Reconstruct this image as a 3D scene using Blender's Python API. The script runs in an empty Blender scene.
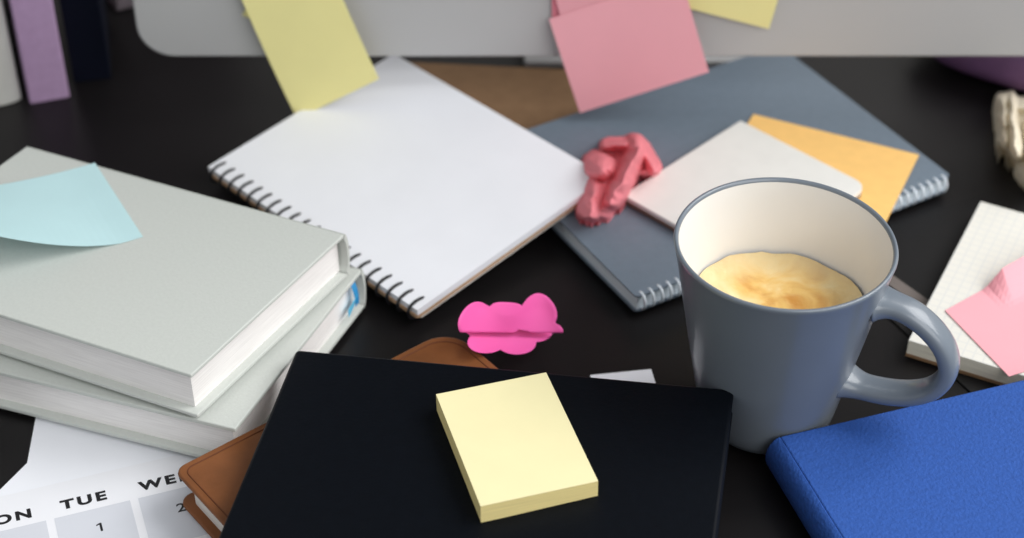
import bpy, bmesh, math, random
from mathutils import Vector, Matrix, noise
S = 0.01                                   # everything below is in centimetres
C = bpy.context.scene.collection
PI = math.pi
random.seed(4)

# ------------------------------------------------------------------ survey of the desk
FOC, PITCH, CAMH = 1830.0, math.radians(38.85), 58.0
_s, _c = math.sin(PITCH), math.cos(PITCH)
def _ray(px, py):
    a, b = (px - 512) / FOC, (py - 269) / FOC
    return Vector((a, _c - b * _s, -_s - b * _c))
def at(px, py, z=0.0):
    r = _ray(px, py); t = (z - CAMH) / r.z
    return Vector((r.x * t, r.y * t, z))
def at_y(px, py, y):
    r = _ray(px, py); t = y / r.y
    return Vector((r.x * t, y, CAMH + r.z * t))
def ang(d): return Vector((math.cos(math.radians(d)), math.sin(math.radians(d)), 0))

# ------------------------------------------------------------------ materials
def lin(c):
    return tuple(((v / 255) / 12.92 if v / 255 <= .04045 else ((v / 255 + .055) / 1.055) ** 2.4) for v in c) + (1,)
def mat(name, col, rough=.6, var=.04, scale=60, bump=0, bscale=None, spec=.4, trans=0, stretch=None, coat=0):
    m = bpy.data.materials.new(name); m.use_nodes = True
    nt = m.node_tree; N = nt.nodes; L = nt.links
    b = N['Principled BSDF']
    b.inputs['Roughness'].default_value = rough
    b.inputs['Specular IOR Level'].default_value = spec
    if coat: b.inputs['Coat Weight'].default_value = coat; b.inputs['Coat Roughness'].default_value = .12
    tc = N.new('ShaderNodeTexCoord'); mp = N.new('ShaderNodeMapping')
    L.new(tc.outputs['Object'], mp.inputs['Vector'])
    if stretch: mp.inputs['Scale'].default_value = stretch
    no = N.new('ShaderNodeTexNoise'); no.inputs['Scale'].default_value = scale
    no.inputs['Detail'].default_value = 4
    L.new(mp.outputs['Vector'], no.inputs['Vector'])
    cr = N.new('ShaderNodeValToRGB'); c = lin(col)
    cr.color_ramp.elements[0].position = .3; cr.color_ramp.elements[1].position = .7
    cr.color_ramp.elements[0].color = tuple(v * (1 - var) for v in c[:3]) + (1,)
    cr.color_ramp.elements[1].color = tuple(min(1, v * (1 + var)) for v in c[:3]) + (1,)
    L.new(no.outputs['Fac'], cr.inputs['Fac']); L.new(cr.outputs['Color'], b.inputs['Base Color'])
    if bump:
        n2 = N.new('ShaderNodeTexNoise'); n2.inputs['Scale'].default_value = bscale or scale * 4
        n2.inputs['Detail'].default_value = 3
        L.new(mp.outputs['Vector'], n2.inputs['Vector'])
        bp = N.new('ShaderNodeBump'); bp.inputs['Strength'].default_value = bump; bp.inputs['Distance'].default_value = .001
        L.new(n2.outputs['Fac'], bp.inputs['Height']); L.new(bp.outputs['Normal'], b.inputs['Normal'])
    if trans:                                                     # thin paper lets a little light through
        t = N.new('ShaderNodeBsdfTranslucent'); L.new(cr.outputs['Color'], t.inputs['Color'])
        mx = N.new('ShaderNodeMixShader'); mx.inputs['Fac'].default_value = trans
        L.new(b.outputs[0], mx.inputs[1]); L.new(t.outputs[0], mx.inputs[2])
        L.new(mx.outputs[0], N['Material Output'].inputs['Surface'])
    return m
def pages(name, col, lines=.16):
    m = mat(name, col, .85, lines, 40, spec=.1, stretch=(1, 1, 60), bump=.15, bscale=60)
    return m
def grid_paper(name, col, linecol, step):
    m = mat(name, col, .8, .02, 40, spec=.15); nt = m.node_tree; N = nt.nodes; L = nt.links
    b = N['Principled BSDF']; src = b.inputs['Base Color'].links[0].from_socket
    tc = N.new('ShaderNodeTexCoord'); sx = N.new('ShaderNodeSeparateXYZ'); L.new(tc.outputs['Object'], sx.inputs[0])
    outs = []
    for a in 'XY':
        d = N.new('ShaderNodeMath'); d.operation = 'DIVIDE'; d.inputs[1].default_value = step; L.new(sx.outputs[a], d.inputs[0])
        f = N.new('ShaderNodeMath'); f.operation = 'FRACT'; L.new(d.outputs[0], f.inputs[0])
        g = N.new('ShaderNodeMath'); g.operation = 'LESS_THAN'; g.inputs[1].default_value = .14; L.new(f.outputs[0], g.inputs[0])
        outs.append(g)
    mxm = N.new('ShaderNodeMath'); mxm.operation = 'MAXIMUM'; L.new(outs[0].outputs[0], mxm.inputs[0]); L.new(outs[1].outputs[0], mxm.inputs[1])
    mix = N.new('ShaderNodeMix'); mix.data_type = 'RGBA'
    L.new(mxm.outputs[0], mix.inputs['Factor']); L.new(src, mix.inputs['A']); mix.inputs['B'].default_value = lin(linecol)
    L.new(mix.outputs['Result'], b.inputs['Base Color'])
    return m

M = {}
M['desk'] = mat('black_desk', (20, 18, 19), .4, .15, 8, .06, 300, spec=.3, stretch=(1, 6, 1))
M['mat_black'] = mat('black_mat', (20, 19, 20), .5, .1, 100, .1, 400, spec=.3)
M['metal_leg'] = mat('dark_metal', (40, 40, 42), .4)
M['grey_cloth'] = mat('grey_green_cloth', (203, 207, 202), .8, .025, 600, .1, 900, spec=.15)
M['grey_page'] = pages('book_pages', (246, 243, 241), .09)
M['white_page'] = mat('white_paper', (243, 245, 251), .8, .015, 30, spec=.15)
M['white_edge'] = pages('white_paper_edge', (236, 230, 222), .12)
M['cal_page'] = mat('calendar_paper', (240, 241, 246), .6, .012, 30, spec=.25)
M['cal_cell'] = mat('calendar_cell', (214, 217, 225), .6, .012, 30, spec=.25)
M['ink'] = mat('black_ink', (22, 22, 26), .6)
M['teal'] = mat('pale_teal_paper', (206, 240, 244), .75, .02, 30, spec=.15, trans=.1)
M['yellow'] = mat('yellow_paper', (250, 242, 172), .75, .02, 30, spec=.15, trans=.12)
M['pad'] = mat('yellow_pad_paper', (243, 234, 186), .75, .015, 60, spec=.15, bump=.03, bscale=200)
M['pad_edge'] = pages('yellow_pad_edge', (246, 228, 160), .08)
M['pink'] = mat('dusty_pink_paper', (246, 178, 188), .75, .02, 30, spec=.15, trans=.1)
M['pink_dark'] = mat('dark_pink_paper', (236, 142, 158), .75, .02, 30, spec=.15)
M['rose'] = mat('rose_paper', (249, 178, 188), .75, .02, 30, spec=.15, trans=.1)
M['crumple_pink'] = mat('crumpled_pink_paper', (248, 146, 156), .7, .05, 60, .1, 300, spec=.2, trans=.12)
M['crumple_cream'] = mat('crumpled_cream_paper', (236, 226, 205), .75, .05, 60, .1, 300, spec=.2, trans=.15)
M['hot'] = mat('hot_pink_paper', (255, 104, 184), .55, .02, 40, spec=.25, trans=.1)
M['slate'] = mat('slate_cover', (112, 125, 138), .5, .04, 200, .08, 500, spec=.3)
M['slate_page'] = pages('bluish_pages', (222, 232, 240), .18)
M['kraft'] = mat('kraft_board', (140, 110, 82), .75, .07, 120, .1, 400, spec=.2)
M['tan_edge'] = mat('tan_board_edge', (196, 160, 126), .8, .08, 90, spec=.15)
M['cream_card'] = mat('cream_card', (230, 229, 225), .8, .02, 80, .04, 300, spec=.15)
M['brown_edge'] = mat('brown_board_edge', (118, 96, 84), .7, .08, 80)
M['orange_card'] = mat('orange_card', (248, 200, 124), .75, .03, 160, .05, 400, spec=.15)
M['mug'] = mat('blue_grey_glaze', (112, 121, 131), .3, .03, 40, spec=.5, coat=.25)
M['mug_in'] = mat('cream_glaze', (228, 226, 222), .3, .015, 40, spec=.4)
M['blue'] = mat('blue_cloth', (44, 84, 160), .75, .1, 420, .5, 700, spec=.25)
M['black_leather'] = mat('black_leather', (7, 11, 18), .5, .1, 200, .12, 500, spec=.1)
M['brown_leather'] = mat('brown_leather', (130, 79, 43), .5, .2, 45, .15, 350, spec=.35)
M['stitch'] = mat('brown_thread', (104, 56, 26), .7)
M['alu'] = mat('light_aluminium', (186, 186, 186), .45, .02, 5, spec=.4)
M['screen'] = mat('black_screen', (8, 8, 10), .12)
M['coil'] = mat('black_wire', (24, 24, 28), .4, spec=.5)
M['silver'] = mat('pale_wire', (226, 234, 242), .35, spec=.6)
M['lilac'] = mat('lilac_cloth', (186, 156, 192), .75, .05, 200, .1, 500, spec=.15)
M['navy'] = mat('navy_cloth', (9, 14, 30), .75, .08, 200, spec=.15)
M['white_book'] = mat('white_book_cover', (205, 205, 200), .6, .03, 60)
M['mauve'] = mat('mauve_grey_board', (150, 138, 146), .7, .04, 60)
M['purple'] = mat('purple_fabric', (112, 80, 118), .6, .08, 120, .1, 400)
M['orange'] = mat('orange_fabric', (224, 128, 24), .6, .06, 120)
M['pencil'] = mat('grey_card', (112, 104, 100), .4, .06, 60)
M['graphite'] = mat('graphite', (40, 40, 42), .4)
M['wood'] = mat('bare_wood', (190, 150, 110), .7)
M['blue_mark'] = mat('blue_film', (110, 205, 245), .4, .05, 60)
M['blue_mark2'] = mat('deep_blue_film', (50, 150, 210), .4, .05, 60)
M['graph'] = grid_paper('graph_paper', (222, 220, 212), (212, 212, 208), .005)
M['graph_edge'] = pages('graph_paper_edge', (226, 222, 206), .14)
M['wall'] = mat('wall_paint', (205, 203, 200), .9, .02, 3)
M['floor'] = mat('floor_wood', (120, 100, 84), .6, .15, 4, stretch=(1, 8, 1))
M['board'] = mat('book_board', (212, 214, 208), .8)
def coffee_mat():
    m = bpy.data.materials.new('coffee_foam'); m.use_nodes = True
    N = m.node_tree.nodes; L = m.node_tree.links; b = N['Principled BSDF']
    b.inputs['Roughness'].default_value = .35
    tc = N.new('ShaderNodeTexCoord')
    n = N.new('ShaderNodeTexNoise'); n.inputs['Scale'].default_value = 45; n.inputs['Detail'].default_value = 6; n.inputs['Distortion'].default_value = .6
    L.new(tc.outputs['Object'], n.inputs['Vector'])
    cr = N.new('ShaderNodeValToRGB'); e = cr.color_ramp.elements
    e[0].position = .33; e[0].color = lin((206, 142, 62)); e[1].position = .68; e[1].color = lin((246, 228, 180))
    x = e.new(.48); x.color = lin((236, 194, 116))
    L.new(n.outputs['Fac'], cr.inputs['Fac'])
    # paler, frothier towards the wall of the mug
    gr = N.new('ShaderNodeVectorMath'); gr.operation = 'LENGTH'; L.new(tc.outputs['Object'], gr.inputs[0])
    mr = N.new('ShaderNodeMapRange'); mr.inputs['From Min'].default_value = .021; mr.inputs['From Max'].default_value = .036
    L.new(gr.outputs['Value'], mr.inputs['Value'])
    mul = N.new('ShaderNodeMath'); mul.operation = 'MULTIPLY'; mul.inputs[1].default_value = .75; L.new(mr.outputs[0], mul.inputs[0])
    mix = N.new('ShaderNodeMix'); mix.data_type = 'RGBA'; L.new(mul.outputs[0], mix.inputs['Factor'])
    L.new(cr.outputs['Color'], mix.inputs['A']); mix.inputs['B'].default_value = lin((226, 206, 160))
    L.new(mix.outputs['Result'], b.inputs['Base Color'])
    n2 = N.new('ShaderNodeTexNoise'); n2.inputs['Scale'].default_value = 220; L.new(tc.outputs['Object'], n2.inputs['Vector'])
    bp = N.new('ShaderNodeBump'); bp.inputs['Strength'].default_value = .35; bp.inputs['Distance'].default_value = .002
    L.new(n2.outputs['Fac'], bp.inputs['Height']); L.new(bp.outputs['Normal'], b.inputs['Normal'])
    return m
M['coffee'] = coffee_mat()

# ------------------------------------------------------------------ object helpers
def tag(o, label=None, cat=None, group=None, kind=None):
    if label: o['label'] = label
    if cat: o['category'] = cat
    if group: o['group'] = group
    if kind: o['kind'] = kind
    return o
def frame(o, ex=Vector((1, 0, 0)), up=Vector((0, 0, 1))):
    ex = Vector(ex).normalized(); up = Vector(up)
    up = (up - ex * up.dot(ex)).normalized(); ey = up.cross(ex)
    m = Matrix((ex, ey, up)).transposed().to_4x4(); m.translation = Vector(o) * S
    return m
def thing(name, label, cat, o=(0, 0, 0), ex=(1, 0, 0), up=(0, 0, 1), group=None):
    e = bpy.data.objects.new(name, None); C.objects.link(e)
    e.empty_display_size = .01; e.matrix_world = frame(o, Vector(ex), Vector(up))
    return tag(e, label, cat, group)
def obj(name, bm, m, parent=None, smooth=None, bevel=0, seg=3):
    for v in bm.verts: v.co *= S
    bmesh.ops.recalc_face_normals(bm, faces=bm.faces)
    me = bpy.data.meshes.new(name); bm.to_mesh(me); bm.free()
    for x in (m if isinstance(m, list) else [m]): me.materials.append(x)
    o = bpy.data.objects.new(name, me); C.objects.link(o)
    if parent: o.parent = parent
    if smooth is not None:
        me.shade_smooth() if smooth >= 180 else me.set_sharp_from_angle(angle=math.radians(smooth))
        if smooth < 180:
            for p in me.polygons: p.use_smooth = True
    if bevel:
        b = o.modifiers.new('b', 'BEVEL'); b.width = bevel * S; b.segments = seg; b.limit_method = 'ANGLE'; b.angle_limit = math.radians(40)
        for p in me.polygons: p.use_smooth = True
        me.set_sharp_from_angle(angle=math.radians(50))
    return o
def box(bm, x0, x1, y0, y1, z0, z1):
    v = [bm.verts.new((x, y, z)) for z in (z0, z1) for y in (y0, y1) for x in (x0, x1)]
    for f in ((0, 1, 3, 2), (4, 5, 7, 6), (0, 1, 5, 4), (1, 3, 7, 5), (3, 2, 6, 7), (2, 0, 4, 6)):
        bm.faces.new([v[i] for i in f])
    return bm
def nbox(*a): return box(bmesh.new(), *a)
def rrect(x0, x1, y0, y1, r, n=6):
    rs = r if isinstance(r, (list, tuple)) else [r] * 4           # order: x1y1, x0y1, x0y0, x1y0
    out = []
    for k, (cx, cy, sx, sy) in enumerate(((x1, y1, -1, -1), (x0, y1, 1, -1), (x0, y0, 1, 1), (x1, y0, -1, 1))):
        q = rs[k]
        if q <= 0: out.append((cx, cy)); continue
        for i in range(n + 1):
            a = PI / 2 * k + PI / 2 * i / n
            out.append((cx + sx * q + q * math.cos(a), cy + sy * q + q * math.sin(a)))
    return out
def prism(bm, pts, z0, z1):
    a = [bm.verts.new((x, y, z0)) for x, y in pts]; b = [bm.verts.new((x, y, z1)) for x, y in pts]
    bm.faces.new(a[::-1]); bm.faces.new(b)
    for i in range(len(pts)): j = (i + 1) % len(pts); bm.faces.new((a[i], a[j], b[j], b[i]))
    return bm
def tube(bm, path, r, n=8, closed=False):
    path = [Vector(p) for p in path]; rings = []
    ref = Vector((0.31, .27, .91))
    for i, p in enumerate(path):
        t = (path[(i + 1) % len(path)] - path[i - 1]) if closed else (path[min(i + 1, len(path) - 1)] - path[max(i - 1, 0)])
        t.normalize(); u = t.cross(ref).normalized(); w = t.cross(u)
        q = r[i] if isinstance(r, (list, tuple)) else r
        rings.append([bm.verts.new(p + (u * math.cos(2 * PI * k / n) + w * math.sin(2 * PI * k / n)) * q) for k in range(n)])
    for i in range(len(rings) - (0 if closed else 1)):
        a, b = rings[i], rings[(i + 1) % len(rings)]
        for k in range(n): bm.faces.new((a[k], a[(k + 1) % n], b[(k + 1) % n], b[k]))
    if not closed: bm.faces.new(rings[0]); bm.faces.new(rings[-1][::-1])
    return bm
def lathe(bm, prof, n=64, mi=None):
    rings = []
    for r, z in prof:
        rings.append([bm.verts.new((r * math.cos(2 * PI * k / n), r * math.sin(2 * PI * k / n), z)) for k in range(n)] if r > 1e-6 else [bm.verts.new((0, 0, z))])
    for i in range(len(rings) - 1):
        a, b = rings[i], rings[i + 1]
        for k in range(n):
            j = (k + 1) % n
            if len(a) == 1: f = bm.faces.new((a[0], b[j], b[k]))
            elif len(b) == 1: f = bm.faces.new((a[k], a[j], b[0]))
            else: f = bm.faces.new((a[k], a[j], b[j], b[k]))
            if mi: f.material_index = mi[i]
    return bm
def sheet(fn, nu=16, nv=16, t=.012):
    """thin paper: fn(u, v in 0..1) -> point; given thickness t"""
    bm = bmesh.new()
    g = [[Vector(fn(i / nu, j / nv)) for j in range(nv + 1)] for i in range(nu + 1)]
    top, bot = [], []
    for i in range(nu + 1):
        a, b = [], []
        for j in range(nv + 1):
            du = g[min(i + 1, nu)][j] - g[max(i - 1, 0)][j]; dv = g[i][min(j + 1, nv)] - g[i][max(j - 1, 0)]
            n = du.cross(dv).normalized() * t / 2
            a.append(bm.verts.new(g[i][j] + n)); b.append(bm.verts.new(g[i][j] - n))
        top.append(a); bot.append(b)
    for i in range(nu):
        for j in range(nv):
            bm.faces.new((top[i][j], top[i + 1][j], top[i + 1][j + 1], top[i][j + 1]))
            bm.faces.new((bot[i][j + 1], bot[i + 1][j + 1], bot[i + 1][j], bot[i][j]))
    for i in range(nu):
        for j in (0, nv): bm.faces.new((top[i][j], top[i + 1][j], bot[i + 1][j], bot[i][j]))
    for j in range(nv):
        for i in (0, nu): bm.faces.new((top[i][j], top[i][j + 1], bot[i][j + 1], bot[i][j]))
    return bm
def to_local(bm, e):
    inv = e.matrix_world.inverted()
    for v in bm.verts: v.co = (inv @ (v.co * S)) / S
    return bm
def dup(src, m=None, parent=None):
    o = src.copy(); C.objects.link(o); o.parent = parent
    if m is not None: o.matrix_local = m
    return o

# ------------------------------------------------------------------ setting
def struct(name, bm, m): return tag(obj(name, bm, m), kind='structure')
struct('floor', nbox(-200, 200, -120, 190, -84, -74), M['floor'])
struct('wall_back', nbox(-200, 200, 190, 198, -74, 190), M['wall'])
desk = thing('desk', 'black desk under all the books, notes and the mug', 'desk', (0, 0, 0))
obj('desktop', nbox(-75, 75, 10, 135, -3, 0), M['desk'], desk, bevel=.15)
for x in (-71, 71):
    for y in (14, 131):
        obj('leg', nbox(x - 2.5, x + 2.5, y - 2.5, y + 2.5, -74, -3), M['metal_leg'], desk, bevel=.3)

jd = ang(28.8); jn = Vector((jd.y, -jd.x, 0)); j0 = Vector((15.6, 73.25, 0))
jp = [j0, j0 + jd * 34, j0 + jd * 34 + jn * 13, j0 + jn * 13]
tag(obj('desk_mat', prism(bmesh.new(), [(p.x, p.y) for p in jp], .004, .09), M['mat_black'], bevel=.03), 'thin black desk mat under the graph notepad and behind the mug handle', 'desk mat')

# ------------------------------------------------------------------ hardback books
def hardback(name, label, o, ex, W, L, T, cloth, page, up=(0, 0, 1), board=.22, over=.32, cat='book', group=None, lean=0):
    """o = front right top corner; runs back (+y local) to the spine and left (-x local)"""
    e = thing(name, label, cat, o, ex, up, group)
    def sk(bm):                                              # the well used boards have worked slightly out of square
        for v in bm.verts: v.co.x += lean * v.co.y
        return bm
    def brd(z0, z1): return sk(prism(bmesh.new(), rrect(-L, 0, 0, W - .22, .06, 3), z0, z1))
    obj('front_cover', brd(-board, 0), cloth, e, bevel=.07)
    obj('back_cover', brd(-T, -T + board), cloth, e, bevel=.07)
    obj('page_block', sk(nbox(-L + over, -over, over, W - .24, -T + board + .005, -board - .005)), page, e)
    # rounded spine shell
    bm = bmesh.new(); pr = []
    n = 10
    for k in range(n + 1):
        a = -PI / 2 + PI * k / n; pr.append((W - .22 + .3 * math.cos(a), -T / 2 + T / 2 * math.sin(a)))
    inn = [(y - (.16 if 0 < i < n else 0), -T / 2 + (z + T / 2) * (1 - 2 * board / T)) for i, (y, z) in enumerate(pr)]
    loop = pr + inn[::-1]
    a = [bm.verts.new((-L, y, z)) for y, z in loop]; b = [bm.verts.new((0, y, z)) for y, z in loop]
    for i in range(len(loop)):
        j = (i + 1) % len(loop); bm.faces.new((a[i], a[j], b[j], b[i]))
    for q in (a, b):
        for i in range(n): bm.faces.new((q[i], q[i + 1], q[2 * n - i], q[2 * n + 1 - i]))
    obj('spine', sk(bm), cloth, e, smooth=40)
    return e
def tilted(yaw, rx, ry):
    """x axis and normal of a lying thing turned by yaw and tipped a little"""
    m = Matrix.Rotation(math.radians(yaw), 3, 'Z') @ Matrix.Rotation(math.radians(rx), 3, 'X') @ Matrix.Rotation(math.radians(ry), 3, 'Y')
    return m @ Vector((1, 0, 0)), m @ Vector((0, 0, 1))
x_, n_ = tilted(-19.2, -.4, -.7)
low_book = hardback('hardback_book', 'pale grey hardback book at the bottom of the stack, under the other grey book', at(235, 429, 2.75), x_, 12.3, 18, 2.4, M['grey_cloth'], M['grey_page'], up=n_, group='stacked grey hardbacks', over=.4, board=.24, lean=.07)
x_, n_ = tilted(-25.0, -.9, -1.2)
TO = at(191, 375, 5.5)
top = hardback('hardback_book', 'pale grey hardback book on top of the stack with a teal sticky note on it', TO, x_, 11.75, 18.3, 2.5, M['grey_cloth'], M['grey_page'], up=n_, group='stacked grey hardbacks', over=.42, board=.2, lean=.09)
def ztop(p): return TO.z - (n_.x * (p.x - TO.x) + n_.y * (p.y - TO.y)) / n_.z
# blue page markers at the end of the lower book
mk = thing('page_marker', 'small blue film page marker sticking out of the lower grey book', 'page marker')
mk.matrix_world = low_book.matrix_world @ Matrix.Translation(Vector((.48, 11.35, -1.05)) * S)
obj('flag', sheet(lambda u, v: Vector((.03 + .25 * math.sin(v * 2), u * .42 - .1 + .1 * v, .95 - v * 1.7)), 4, 6, .02), M['blue_mark2'], mk)
obj('flag', sheet(lambda u, v: Vector((.28 - .1 * u * v, u * 1.25 - .9, -.25 - v * .45 + .1 * u)), 4, 6, .02), M['blue_mark'], mk)

# teal sticky note on the top book, its far side curling up
tz = 5.2
A, B = at(95, 163, 4.75), at(143, 237, 4.9)
A = at(95, 163, ztop(A) + .02); B = at(143, 237, ztop(B) + .02)
du = (B - A).normalized(); dl = Vector((-abs(du.y), du.x * -1, 0)).normalized(); dl = Vector((du.y, -du.x, 0)); dl = dl if dl.x < 0 else -dl
def teal(u, v):
    # u: from the stuck edge leftwards, v: along the stuck edge from back to front
    p = A.lerp(B, v) + dl * (u * 7.6)
    k = max(0, u - .12)
    p.z = ztop(p) + .025 + k ** 1.6 * (.9 + 2.6 * v)
    p += du * (-.7 * k * v)
    return p
tn = thing('sticky_note', 'pale teal sticky note curling up on the top grey book', 'sticky note', B, du)
obj('sheet', to_local(sheet(teal, 20, 20), tn), M['teal'], tn)

# ------------------------------------------------------------------ loose papers and the calendar
pp = [(-21.64, 58.17), (-21.95, 62.5), (-8.5, 60.5), (-9.5, 55), (-24.4, 52.8)]
tag(obj('paper_sheet', prism(bmesh.new(), pp, .005, .03), M['white_page']), 'plain white paper with a cut corner sticking out from under the grey books', 'paper')
cal = thing('calendar', 'white monthly calendar sheet with grey day boxes at lower left', 'calendar', (-19.76, 54.76, .035), ang(19.3))
obj('page', prism(bmesh.new(), rrect(-7, 9, -12, 2.1, .1, 3), 0, .03), M['cal_page'], cal)
for i in (-2, -1, 0, 1):
    for j in range(3):
        obj('day_box', nbox(i * 3.63, i * 3.63 + 3.28, -3.1 - j * 3.45, -j * 3.45, .03, .036), M['cal_cell'], cal)
def text(name, s, x, y, h, parent, wide=1.12, space=1.25, bold=.012, z=.037):
    cu = bpy.data.curves.new(name, 'FONT'); cu.body = s; cu.size = 1; cu.space_character = space; cu.offset = bold; cu.extrude = 0.001
    t = bpy.data.objects.new(name, cu); C.objects.link(t)
    bpy.context.view_layer.update()
    me = bpy.data.meshes.new_from_object(t.evaluated_get(bpy.context.evaluated_depsgraph_get()))
    bpy.data.objects.remove(t); me.name = name
    xs = [v.co.x for v in me.vertices]; ys = [v.co.y for v in me.vertices]
    x0, x1, y0, y1 = min(xs), max(xs), min(ys), max(ys); k = h / (y1 - y0)
    for v in me.vertices:
        v.co = Vector((x + (v.co.x - (x0 + x1) / 2) * k * wide, y + (v.co.y - y0) * k, z + v.co.z * .2)) * S
    me.materials.append(M['ink'])
    o = bpy.data.objects.new(name, me); C.objects.link(o); o.parent = parent
    return o
for s, x in (('MON', -2.1), ('TUE', 1.36), ('WED', 5.0)): text('weekday_lettering', s, x, .38, .58, cal, 1.25, 1.3, .045)
obj('date_number', prism(bmesh.new(), [(1.78, -1.42), (1.88, -1.42), (1.88, -.92), (1.79, -.92), (1.64, -.99), (1.64, -1.06), (1.78, -1.01)], .037, .04), M['ink'], cal)
for s, x in (('2', 5.3),): text('date_number', s, x, -1.42, .52, cal, 1.15, 1, .015)
tag(obj('paper_card', prism(bmesh.new(), [tuple(Vector((3.68, 64.0, 0)).xy), (6.58, 64.42), (6.9, 62.3), (3.9, 61.7)], .005, .04), M['white_page']), 'white card corner peeking out behind the black notebook', 'card')

# ------------------------------------------------------------------ brown leather journal
bj = thing('leather_journal', 'brown leather journal with stitched edge under the black notebook', 'journal', at(173, 469, 2.1) - Vector((0, 0, 2.04)), ang(38.6))
BW, BL, BT = 14.9, -20.0, 2.04
cov = rrect(0, BW, BL, 0, [1.5, .55, .3, .3])
obj('front_cover', prism(bmesh.new(), cov, BT - .22, BT), M['brown_leather'], bj, bevel=.1)
obj('back_cover', prism(bmesh.new(), cov, 0, .22), M['brown_leather'], bj, bevel=.1)
obj('page_block', prism(bmesh.new(), rrect(.45, BW - .2, BL + .4, -.45, .4), .22, BT - .22), M['white_edge'], bj)
obj('spine', nbox(BW - .2, BW + .05, BL + .3, -1.2, .05, BT - .05), M['brown_leather'], bj, bevel=.1)
sl = rrect(.35, BW - .35, BL + .35, -.35, [1.25, .4, .2, .2])
obj('stitching', tube(bmesh.new(), [(x, y, BT) for x, y in sl], .035, 6, True), M['stitch'], bj)

# ------------------------------------------------------------------ black notebook
x_, n_ = tilted(-10.0, -.9, -2.0)
kb = thing('black_notebook', 'wide black leather notebook lying under the yellow sticky note pad', 'notebook', at(296, 349, 3.55), x_, n_)
obj('front_cover', prism(bmesh.new(), rrect(0, 19.65, -25, 0, .22), -.34, 0), M['black_leather'], kb, bevel=.16, seg=4)
obj('back_cover', prism(bmesh.new(), rrect(0, 19.65, -25, 0, .22), -1.42, -1.16), M['black_leather'], kb, bevel=.12, seg=4)
obj('page_block', nbox(.35, 19.3, -24.6, -.3, -1.16, -.34), M['black_leather'], kb)
obj('spine', prism(bmesh.new(), rrect(0, .4, -24.9, -.1, .15), -1.36, -.1), M['black_leather'], kb, bevel=.1)

# ------------------------------------------------------------------ yellow pad on it
pz = 4.77
pd = thing('sticky_note_pad', 'thick pale yellow sticky note pad lying on the black notebook', 'note pad', at(436, 394.4, pz), ang(16.43), n_)
PT = .9
obj('note_block', nbox(0, 4.93, -7.07, 0, -PT, -.02), M['pad_edge'], pd)
obj('top_note', sheet(lambda u, v: (u * 4.93, -7.07 * v, 0.0 + .05 * max(0, v - .6) ** 2 * u), 8, 12, .02), M['pad'], pd)

# ------------------------------------------------------------------ blue book
bb = thing('blue_book', 'bright blue cloth bound book in the lower right foreground', 'book', (11.7, 57.72, 2.13), ang(17.8))
obj('front_cover', prism(bmesh.new(), rrect(0, 15, -21, 0, .12, 3), -.26, 0), M['blue'], bb, bevel=.09)
obj('back_cover', prism(bmesh.new(), rrect(0, 15, -21, 0, .12, 3), -2.02, -1.8), M['blue'], bb, bevel=.09)
obj('page_block', nbox(.2, 14.7, -20.6, -.4, -1.8, -.26), M['white_edge'], bb)
bm = bmesh.new(); pr = []
for k in range(13):
    a = PI / 2 + PI * k / 12; pr.append((.02 + .62 * math.cos(a) ** 1 * (1 if True else 0), -1.01 + 1.0 * math.sin(a) * (1 - .06 * abs(math.cos(a)))))
a_ = [bm.verts.new((x, 0, z)) for x, z in pr]; b_ = [bm.verts.new((x, -21, z)) for x, z in pr]
for i in range(12): bm.faces.new((a_[i], a_[i + 1], b_[i + 1], b_[i]))
bm.faces.new(a_); bm.faces.new(b_[::-1]); bm.faces.new((a_[0], b_[0], b_[12], a_[12]))
obj('spine', bm, M['blue'], bb, smooth=50, bevel=.06)

# ------------------------------------------------------------------ white ringed notebook
O, X_ = Vector((-16.15, 79.05, 1.3)), ang(-45.6)
rt = ang(45.2) + Vector((0, 0, .092)); upv = X_.cross(rt)
wn = thing('ring_notebook', 'open white notebook with black wire rings beside the grey book stack', 'notebook', O, X_, upv)
WL, WW = 16.55, 13.3
obj('page_block', nbox(0, WL, .02, WW, -.36, 0), M['white_page'], wn)
obj('cover_board', prism(bmesh.new(), rrect(0, WL, -.05, WW + .1, .2, 3), -.56, -.365), M['tan_edge'], wn)
obj('lower_page_block', nbox(.1, WL - .1, .3, WW, -.78, -.565), M['white_edge'], wn)
n = 21
ring = None
rr = []
for k in range(15):
    a = 2 * PI * k / 15 ; rr.append((0, .40 + .6 * math.cos(a), -.40 + .48 * math.copysign(abs(math.sin(a)) ** .7, math.sin(a))))
for i in range(n):
    x = .45 + i * (WL - .9) / (n - 1)
    if ring is None:
        ring = obj('wire_ring', tube(bmesh.new(), rr, .085, 6, True), M['coil'], wn, smooth=180); ring.location = (x * S, 0, 0)
    else: dup(ring, Matrix.Translation((x * S, 0, 0)), wn)

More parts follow.
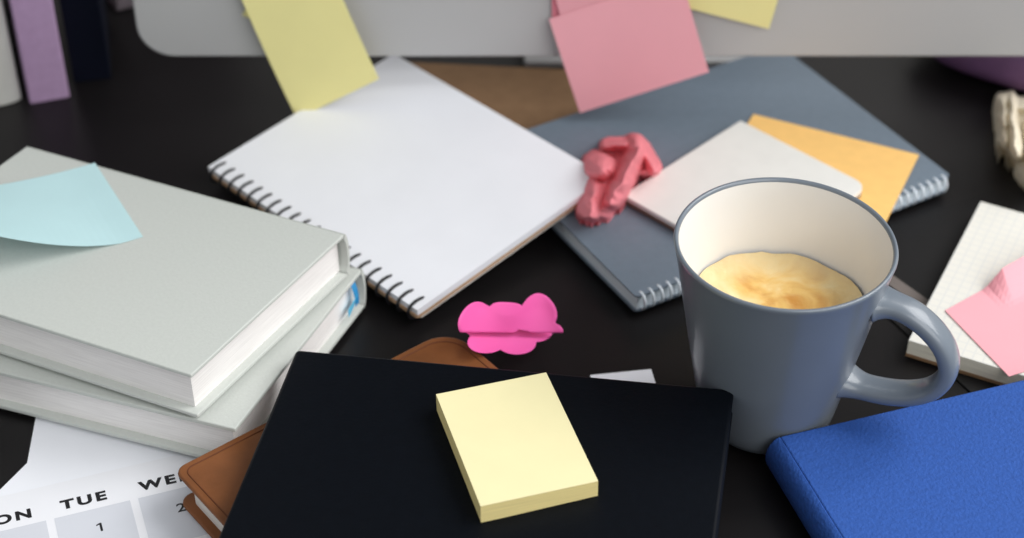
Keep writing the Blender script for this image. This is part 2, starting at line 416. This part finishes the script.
# ------------------------------------------------------------------ slate notebook and the things on it
SX = ang(-149.6); so = Vector((23.15, 78.25, 1.3))
sn = thing('slate_notebook', 'slate blue spiral notebook under the cream memo pad and orange card', 'notebook', so, SX)
SLn, SW = 19.85, -15.0                                   # local y is towards the viewer: back edge at negative y
obj('front_cover', prism(bmesh.new(), rrect(0, SLn, SW, 0, .25), -.09, 0), M['slate'], sn)
obj('back_cover', prism(bmesh.new(), rrect(0, SLn, SW, 0, .25), -1.0, -.9), M['slate'], sn)
obj('page_block', nbox(.12, SLn - .12, SW + .12, -.1, -.9, -.09), M['slate_page'], sn)
n = 38; ring = None
rr = [(0, -.16 + .36 * math.cos(2 * PI * k / 15), -.47 + .45 * math.sin(2 * PI * k / 15)) for k in range(15)]
for i in range(n):
    x = .4 + i * (SLn - .8) / (n - 1)
    if ring is None:
        ring = obj('wire_ring', tube(bmesh.new(), rr, .08, 6, True), M['silver'], sn, smooth=180); ring.location = (x * S, 0, 0)
    else: dup(ring, Matrix.Translation((x * S, 0, 0)), sn)
kn = thing('kraft_notebook', 'brown kraft notebook under the monitor behind the white notebook', 'notebook', (-6.6, 91.0, 0.01), ang(-5))
obj('cover', prism(bmesh.new(), rrect(0, 13.5, -11.5, 0, .4), .2, .28), M['kraft'], kn)
obj('page_block', nbox(.1, 13.4, -11.4, -.1, .06, .2), M['white_edge'], kn)
obj('back_cover', prism(bmesh.new(), rrect(0, 13.5, -11.5, 0, .4), 0, .06), M['kraft'], kn)
oc = [Vector((13.3, 83.85)) + Vector(ang(-24.6).xy) * a + Vector(ang(-114.6).xy) * b for a, b in ((0, 0), (9.3, 0), (9.3, 7.6), (0, 7.6))]
tag(obj('orange_card', prism(bmesh.new(), [tuple(q) for q in oc], 1.395, 1.42), M['orange_card']), 'plain orange card lying half under the cream memo pad', 'card')
cm = thing('memo_pad', 'cream memo pad with rounded corner on the slate notebook behind the mug', 'memo pad', (5.7, 75.75, 1.9), ang(45.2))
cs = rrect(0, 9.55, -8.5, 0, [.05, .05, .3, .75]); cs2 = rrect(0, 9.55, -8.5, 0, [.08, .06, .3, .8])
obj('page_block', prism(bmesh.new(), cs2, -.26, 0), M['cream_card'], cm, bevel=.03)
obj('backing_board', prism(bmesh.new(), cs2, -.47, -.26), M['brown_edge'], cm)

# ------------------------------------------------------------------ crumpled paper
def folded(name, label, z0, lobes, px, m, seed, step=5, crease=.18):
    """crumpled paper built from overlapping rounded folds: (x, y, ra, rb, turn, height)"""
    def H(X, Y):
        w = 9 * noise.noise(Vector((X * .02, Y * .02, seed))); w2 = 9 * noise.noise(Vector((X * .02, Y * .02, seed + 9)))
        X += w; Y += w2; best = -1
        for cx, cy, ra, rb, tn_, h, rd in lobes:
            c, s_ = math.cos(math.radians(tn_)), math.sin(math.radians(tn_))
            u, v = ((X - cx) * c + (Y - cy) * s_) / ra, (-(X - cx) * s_ + (Y - cy) * c) / rb
            d = max(abs(u), abs(v), (u * u + v * v) ** .5 * .92)
            if d < 1:
                if rd: f = h * (1 - (u * u + v * v)  * .8) ** .5 if u * u + v * v < 1.2 else 0
                else: f = h * (1 - abs(v) ** 1.25 * .9) * (1 - abs(u) ** 6 * .5)      # a sharp fold along the long axis
                f *= 1 + .22 * u
                best = max(best, f * min(1, (1 - d) * 5))
        if best >= 0:
            q = Vector((X * .035, Y * .035, seed * 2)); best += crease * (1 - 2.4 * abs(noise.noise(q))) * min(1, best)
            best = max(best, .03)
        return best
    x0 = min(l[0] - max(l[2:4]) for l in lobes) - 12; x1 = max(l[0] + max(l[2:4]) for l in lobes) + 12
    y0 = min(l[1] - max(l[2:4]) for l in lobes) - 12; y1 = max(l[1] + max(l[2:4]) for l in lobes) + 12
    nx, ny = int((x1 - x0) / step), int((y1 - y0) / step)
    bm = bmesh.new(); V = {}
    for i in range(nx + 1):
        for j in range(ny + 1):
            X, Y = x0 + i * step, y0 + j * step; h = H(X, Y)
            if h >= 0: V[i, j] = bm.verts.new(at(*px(X, Y), z0 + h))
    for (i, j) in list(V):
        q = [(i, j), (i + 1, j), (i + 1, j + 1), (i, j + 1)]
        if all(k in V for k in q): bm.faces.new([V[k] for k in q])
    for v in [v for v in bm.verts if not v.link_faces]: bm.verts.remove(v)
    for _ in range(2): bmesh.ops.smooth_vert(bm, verts=bm.verts[:], factor=.4, use_axis_x=True, use_axis_y=True, use_axis_z=True)
    r = bmesh.ops.extrude_edge_only(bm, edges=[e for e in bm.edges if e.is_boundary])
    nv = [x for x in r['geom'] if isinstance(x, bmesh.types.BMVert)]
    for v in nv: v.co.z = z0 + .01
    bmesh.ops.contextual_create(bm, geom=[e for e in bm.edges if e.is_boundary])
    o_ = sum((v.co for v in nv), Vector()) / len(nv); o_.z = z0
    for v in bm.verts: v.co -= o_
    o = obj(name, bm, m, None, smooth=50); o.location = o_ * S
    return tag(o, label, 'crumpled paper')
folded('crumpled_paper', 'crumpled pink paper on the slate notebook beside the white page', 1.31, [
    (266, 205, 84, 72, 8, 2.3, 1), (236, 352, 108, 78, 100, 1.9, 0), (378, 250, 185, 70, -62, 2.8, 0), (300, 370, 90, 64, -55, 1.5, 0),
    (335, 112, 72, 40, -8, 2.3, 0), (425, 112, 54, 54, 0, 2.7, 1), (478, 165, 104, 46, 62, 1.9, 0), (490, 215, 62, 48, -20, 1.3, 0), (335, 250, 205, 105, -56, 1.25, 1)],
    lambda X, Y: (540 + X / 4.48, 120 + Y / 4.48), M['crumple_pink'], 3.0, crease=.1)
Z2 = lambda X, Y, h: (900 + X / 3.363, 40 + Y / 3.363, h)
folded('crumpled_paper', 'crumpled cream paper lying on the desk at the right edge', 0.0, [
    (352, 275, 105, 38, 86, 2.8, 0), (384, 290, 125, 40, 84, 3.3, 0), (450, 330, 140, 72, 70, 2.9, 0), (425, 420, 100, 46, 70, 1.5, 0), (500, 330, 120, 80, 100, 2.6, 0), (455, 240, 90, 52, 12, 3.0, 0), (460, 440, 76, 60, 20, 1.4, 0)],
    lambda X, Y: (900 + X / 3.363, 40 + Y / 3.363), M['crumple_cream'], 9.0, 5, .3)

# ------------------------------------------------------------------ pink flower shaped notes
fl = thing('flower_sticky_notes', 'hot pink flower shaped sticky notes with petals bent upwards', 'sticky note', at(508, 335, .9), ang(3))
def petals(name, circles, ctr, fn, n=140, m=14):
    """flat outline = union of round petals, bent in space by fn"""
    bm = bmesh.new(); rings = [[] for _ in range(m)]
    for i in range(n):
        th = 2 * PI * i / n; d = Vector((math.cos(th), math.sin(th))); best = .15
        for cx, cy, R in circles:
            q = Vector((cx, cy)) - Vector(ctr); b = q.dot(d); h = R * R - (q.length_squared - b * b)
            if h > 0: best = max(best, b + math.sqrt(h))
        for j in range(m):
            p = Vector(ctr) + d * (best * (j + 1) / m); rings[j].append(bm.verts.new(fn(p.x, p.y)))
    c = bm.verts.new(fn(*ctr))
    for i in range(n): bm.faces.new((c, rings[0][i], rings[0][(i + 1) % n]))
    for j in range(m - 1):
        for i in range(n): bm.faces.new((rings[j][i], rings[j][(i + 1) % n], rings[j + 1][(i + 1) % n], rings[j + 1][i]))
    o = obj(name, to_local(bm, fl), M['hot'], fl, smooth=180)
    sd = o.modifiers.new('s', 'SOLIDIFY'); sd.thickness = .02 * S; sd.offset = 0
    return o
def zb(x): return 1.62 - .5 * x + .07 * x * x
fo = at(508, 335, 1.2)
def low(x, y):
    z = zb(x) + .04 + .10 * max(0, -y - .6) ** 2
    return Vector((fo.x + x, fo.y + y - (zb(x) - 1.2) * 1.15, z))
def upp(x, v):
    a = math.radians(52)
    y, h = (v * math.cos(a), v * math.sin(a)) if v > 0 else (-v * .4, v * .35)
    bend = .28 * math.cos(2.2 * x) * min(1, max(0, v))        # petals cup towards the viewer
    z = zb(x) + .42 + h - .05 * v * v
    return Vector((fo.x + x, fo.y + y - .3 - (zb(x) - 1.2) * 1.15 - bend, z))
petals('lower_petals', [(-1.0, -.55, .85), (.42, -.62, .9), (-1.2, .5, .8), (.1, .9, .85), (1.3, .3, .85)], (-.1, 0), low)
petals('upper_petals', [(-1.35, .38, .92), (-.05, .82, .88), (1.45, .92, .88), (2.2, .05, .42)], (.2, .28), upp)

# ------------------------------------------------------------------ mug with coffee
MX, MY = 11.55, 61.12
mug = thing('coffee_mug', 'blue grey mug with cream inside holding milky coffee', 'mug', (MX, MY, .03), ang(-25), Vector((0, .02, 1)))
MH, MR = 10.1, 4.66
prof = [(0, .12), (1.7, .12), (1.85, 0), (2.25, 0), (2.55, .12), (2.8, .38), (2.95, .75), (3.08, 1.3), (3.4, 3.1), (3.75, 5.0), (4.18, 7.5), (4.5, 9.3), (4.62, 9.9), (4.66, 10.05), (4.63, 10.13), (4.56, 10.16), (4.48, 10.12), (4.44, 10.0), (4.3, 9.2), (3.98, 7.3), (3.5, 4.6), (3.0, 1.9), (2.6, 1.0), (1.8, .7), (0, .65)]
K_ = 1.02; prof = [(r * K_, z) for r, z in prof]
mi = [0] * 17 + [1] * 20
obj('body', lathe(bmesh.new(), prof, 96, mi), [M['mug'], M['mug_in']], mug, smooth=180)
hp = [(4.3, 8.3), (4.95, 8.36), (5.75, 8.2), (6.6, 7.72), (7.3, 7.0), (7.68, 6.1), (7.62, 5.3), (7.2, 4.55), (6.5, 4.02), (5.65, 3.7), (4.8, 3.55), (4.1, 3.52), (3.35, 3.6)]
def catmull(P, k=5):
    P = [Vector((a, 0, b)) for a, b in P]; out = []
    for i in range(len(P) - 1):
        p0, p1, p2, p3 = P[max(i - 1, 0)], P[i], P[i + 1], P[min(i + 2, len(P) - 1)]
        for j in range(k):
            t = j / k
            out.append(.5 * ((2 * p1) + (-p0 + p2) * t + (2 * p0 - 5 * p1 + 4 * p2 - p3) * t * t + (-p0 + 3 * p1 - 3 * p2 + p3) * t ** 3))
    return out + [P[-1]]
hc = catmull(hp); bm = bmesh.new(); rings = []
for i, p in enumerate(hc):
    t = (hc[min(i + 1, len(hc) - 1)] - hc[max(i - 1, 0)]).normalized(); u = t.cross(Vector((0, 1, 0)))
    s = i / (len(hc) - 1); fl_ = 1 + .55 * max(0, 1 - s / .12) ** 2 + .55 * max(0, (s - .88) / .12) ** 2
    ring = []
    for k in range(20):
        a = 2 * PI * k / 20; ca, sa = math.cos(a), math.sin(a)
        e_ = lambda q: math.copysign(abs(q) ** .8, q)
        ring.append(bm.verts.new(p + u * (.42 * e_(ca) * fl_) + Vector((0, .72 * e_(sa) * fl_, 0))))
    rings.append(ring)
for i in range(len(rings) - 1):
    for k in range(20): bm.faces.new((rings[i][k], rings[i][(k + 1) % 20], rings[i + 1][(k + 1) % 20], rings[i + 1][k]))
bm.faces.new(rings[0]); bm.faces.new(rings[-1][::-1])
obj('handle', bm, M['mug'], mug, smooth=180)
cz = 6.5; bm = bmesh.new(); rings = []
cr_ = K_ * (3.98 - (7.3 - cz) * .178) - .03
for j in range(0, 25):
    row = []
    for k in range(96):
        th = 2 * PI * k / 96; r = cr_ * j / 24
        x, y = r * math.cos(th), r * math.sin(th)
        h = .06 * noise.noise(Vector((x * 1.1, y * 1.1, 3))) + .05 * noise.noise(Vector((x * 3, y * 3, 7)))
        if j >= 20: h += (.14 + .22 * noise.noise(Vector((math.cos(th) * 3.5, math.sin(th) * 3.5, 1)))) * (j - 19) / 5
        row.append(bm.verts.new((x, y, h)) if j else None)
    if j == 0: row = [bm.verts.new((0, 0, 0))]
    rings.append(row)
for k in range(96): bm.faces.new((rings[0][0], rings[1][k], rings[1][(k + 1) % 96]))
for j in range(1, 24):
    for k in range(96): bm.faces.new((rings[j][k], rings[j][(k + 1) % 96], rings[j + 1][(k + 1) % 96], rings[j + 1][k]))
co = obj('coffee', bm, M['coffee'], None, smooth=180); co.location = (MX * S, MY * S, cz * S)
tag(co, 'milky coffee with tan foam inside the blue grey mug', 'coffee')

# ------------------------------------------------------------------ graph pad with rose note, pencil
gp = thing('graph_notepad', 'cream graph paper notepad under the curling pink note at right', 'notepad', (18.75, 65.25, 1.12), ang(-27))
obj('page_block', nbox(0, 15, 0, 12.3, -.8, -.01), M['graph_edge'], gp)
obj('top_page', nbox(0, 15, 0, 12.3, -.01, 0), M['graph'], gp)
obj('backing_board', nbox(-.02, 15.02, -.02, 12.32, -.98, -.8), M['kraft'], gp)
gn = thing('sticky_note', 'rose pink sticky note with a curled back edge on the graph notepad', 'sticky note', at(945, 311, 1.16), ang(30))
GL, GT = at(945, 311, 1.15), at(1009, 377, 1.15)
gdv = (GT - GL); gl = gdv.length; gdv.normalize(); gdu = Vector((-gdv.y, gdv.x, 0))
def rose(u, v):            # u along the back edge to the right, v from back edge to the front tip
    p = GL + gdu * (u * 7.6) + gdv * (v * gl)
    k = max(0, 1 - v / .28); r = min(max(0, u - .36) / .1, 1.0)
    p.z += .03 + 1.1 * r * k ** 1.4
    p += gdv * (.25 * r * k ** 2)
    p += gdv * -1.7 * u * (1 - v)
    return p
obj('sheet', to_local(sheet(rose, 24, 20), gn), M['rose'], gn)
pa, pb = Vector((16.6, 74.2, .094)), Vector((21.9, 67.0, .094)); pdv = (pb - pa).normalized()
pn = thing('bookmark_strip', 'narrow grey card strip on the desk behind the mug handle', 'bookmark', pa, pdv)
tag(pn, None)
o_ = obj('bookmark_strip', prism(bmesh.new(), rrect(0, 9, -.35, .35, .1, 3), 0, .03), M['pencil'])
o_.matrix_world = pn.matrix_world; tag(o_, pn['label'], pn['category']); bpy.data.objects.remove(pn); o_.name = 'bookmark_strip'

# ------------------------------------------------------------------ monitor and the notes on it
YM = 84.8
mb = at_y(500, 57, YM).z
ml = at_y(135, 20, YM).x
MC = 7.7; MW = 2 * (MC - ml)
mon = thing('monitor', 'wide silver desktop monitor whose lower edge crosses the top', 'monitor', (MC, 92, 0))
def upright(pts, y0, y1):
    bm = bmesh.new(); prism(bm, pts, y0, y1)
    for v in bm.verts: v.co = Vector((v.co.x, v.co.z, v.co.y))
    return bm
obj('casing', upright(rrect(-MW / 2, MW / 2, mb, mb + 44, 1.9, 10), YM - 92, YM - 92 + 1.4), M['alu'], mon, bevel=.12)
obj('screen', upright(rrect(-MW / 2 + .6, MW / 2 - .6, mb + 7, mb + 43.4, [2, 2, .1, .1], 8), YM - 92 - .06, YM - 92), M['screen'], mon)
obj('stand_neck', nbox(-7.2, 7.2, 2.2, 3.4, .5, 24), M['alu'], mon, bevel=.2)
obj('neck_mount', nbox(-6, 6, YM - 92 + 1.4, 3.0, 19, 24), M['alu'], mon, bevel=.2)
obj('stand_foot', prism(bmesh.new(), rrect(-7.0, 7.0, -1.25, 17, .3), 0, .45), M['alu'], mon, bevel=.1)
def hung_note(label, bl, br, tl, tr, m, y0, y1, strip=None, curl=.3):
    """corners as seen; the top edge is stuck to the chin (y0), the lower edge stands off to y1"""
    BLp, BRp, TL, TR = at_y(*bl, y1), at_y(*br, y1), at_y(*tl, y0), at_y(*tr, y0)
    e = thing('sticky_note', label, 'sticky note', (TL + TR) / 2, (1, 0, 0), group='sticky notes on the monitor')
    def fn(u, v):
        a = TL.lerp(TR, u); b = BLp.lerp(BRp, u); p = a.lerp(b, v)
        p.y -= curl * math.sin(PI * v) * .8
        return p
    obj('sheet', to_local(sheet(fn, 12, 16), e), m, e)
    return e
yf = YM - .05
e1 = hung_note('pale yellow sticky note hanging from the left part of the monitor', (297, 119), (379, 79), (224, -42), (316, -66), M['yellow'], yf - .1, YM - 1.3)
e2 = hung_note('large dusty pink sticky note hanging over the monitor edge', (580, 113), (709, 72), (549, 19), (681, -24), M['pink'], YM - .5, YM - 1.6, curl=.12)
e3 = hung_note('pale yellow sticky note stuck right of the pink note on the monitor', (664, 2), (769, 29), (690, -84), (795, -60), M['yellow'], yf, YM - .35, curl=.1)
def strip(e, pts, m, y=None):
    P = [at_y(x, y_, y or YM - .03) for x, y_ in pts]
    bm = sheet(lambda u, v: (P[0].lerp(P[1], u)).lerp(P[3].lerp(P[2], u), v), 4, 4, .012)
    obj('adhesive_strip', to_local(bm, e), m, e)
strip(e1, [(242, 15), (260, 23), (278, -20), (263, -20)], M['yellow'])
strip(e2, [(562, 22), (681, -18), (660, -80), (545, -40)], M['pink'], YM - .45)
strip(e2, [(552, 19), (572, 14), (566, -22), (552, -16)], M['pink_dark'], YM - .2)

# ------------------------------------------------------------------ things at the back
def standing(name, label, o, a, w, d, h, m, rnd=.1, lip=None):
    e = thing(name, label, 'book', o, ang(a), group='books standing upright at the far left')
    if rnd > .5:
        pts = [(0, d), (0, rnd * .5)] + [(w / 2 - w / 2 * math.cos(PI * k / 10), rnd * .5 - rnd * .5 * math.sin(PI * k / 10)) for k in range(1, 10)] + [(w, rnd * .5), (w, d)]
    else: pts = rrect(0, w, 0, d, [.02, .02, rnd, rnd], 4)
    n_ = len(pts)
    obj('cover', prism(bmesh.new(), pts, 0, h), m, e, bevel=.08)
    obj('page_block', nbox(.25, w - .25, d - .3, d + .0, .3, h - .3), M['white_edge'], e).location = (0, .004, 0)
    return e
standing('standing_book', 'white book with rounded spine standing at the far left edge', (-30.75, 86.1, 0), 19, 3.05, 14, 22, M['white_book'], 1.0)
standing('standing_book', 'lilac book standing upright beside the white book', (-27.42, 86.97, 0), 18.6, 2.26, 14, 21, M['lilac'], .15)
standing('standing_book', 'dark navy book standing upright right of the lilac book', (-25.35, 89.2, 0), 11.6, 2.15, 6.5, 21, M['navy'], .15)
mbx = thing('storage_box', 'mauve grey box standing behind the navy book', 'box', (-24.2, 97.0, 0), ang(29))
obj('box_body', nbox(0, 8, 0, 8, 0, 14), M['mauve'], mbx, bevel=.15)
obj('lid', nbox(-.15, 8.15, -.15, 8.15, 14.02, 16), M['mauve'], mbx, bevel=.15)
pc = thing('pencil_pouch', 'purple rounded pencil pouch at upper right under the monitor', 'pouch', (29.9, 90.1, 0), ang(-31))
bm = bmesh.new(); bmesh.ops.create_uvsphere(bm, u_segments=48, v_segments=24, radius=1)
for v in bm.verts:
    f = lambda q, p: math.copysign(abs(q) ** p, q)
    v.co = Vector((f(v.co.x, .6) * 6.8, f(v.co.y, .75) * 3.4, 2.05 + f(v.co.z, .8) * 2.05))
obj('pouch_body', bm, M['purple'], pc, smooth=180)
obj('zipper', tube(bmesh.new(), [(-5 + 10 * k / 20, -.3, 4.08 - .7 * abs(k / 10 - 1) ** 6) for k in range(21)], .35, 8), M['orange'], pc, smooth=180)

# ------------------------------------------------------------------ light, sky, camera
w = bpy.data.worlds.new('world'); bpy.context.scene.world = w; w.use_nodes = True
bg = w.node_tree.nodes['Background']; bg.inputs['Color'].default_value = (.95, .98, 1, 1); bg.inputs['Strength'].default_value = .45
def area(name, loc, target, size, power, col):
    l = bpy.data.lights.new(name, 'AREA'); l.shape = 'RECTANGLE'; l.size, l.size_y = size; l.energy = power; l.color = col
    o = bpy.data.objects.new(name, l); C.objects.link(o); o.location = Vector(loc) * S
    d = (Vector(target) - Vector(loc)); o.rotation_euler = d.to_track_quat('-Z', 'Y').to_euler()
area('window_light', (140, 95, 140), (5, 70, 0), (1.4, 1.2), 36, (1, .995, .985))
area('fill_light', (95, -50, 120), (0, 80, 5), (1.4, 1.2), 17, (1, .985, .97))

cam = bpy.data.cameras.new('camera'); co_ = bpy.data.objects.new('camera', cam); C.objects.link(co_)
co_.location = (0, 0, CAMH * S); co_.rotation_euler = (PI / 2 - PITCH, 0, 0)
cam.sensor_width = 36; cam.lens = FOC / 1024 * 36; cam.clip_start = .02
cam.dof.use_dof = True; cam.dof.focus_distance = .785; cam.dof.aperture_fstop = 6.5
sc = bpy.context.scene; sc.camera = co_
sc.view_settings.view_transform = 'Standard'; sc.view_settings.look = 'None'; sc.view_settings.exposure = 0
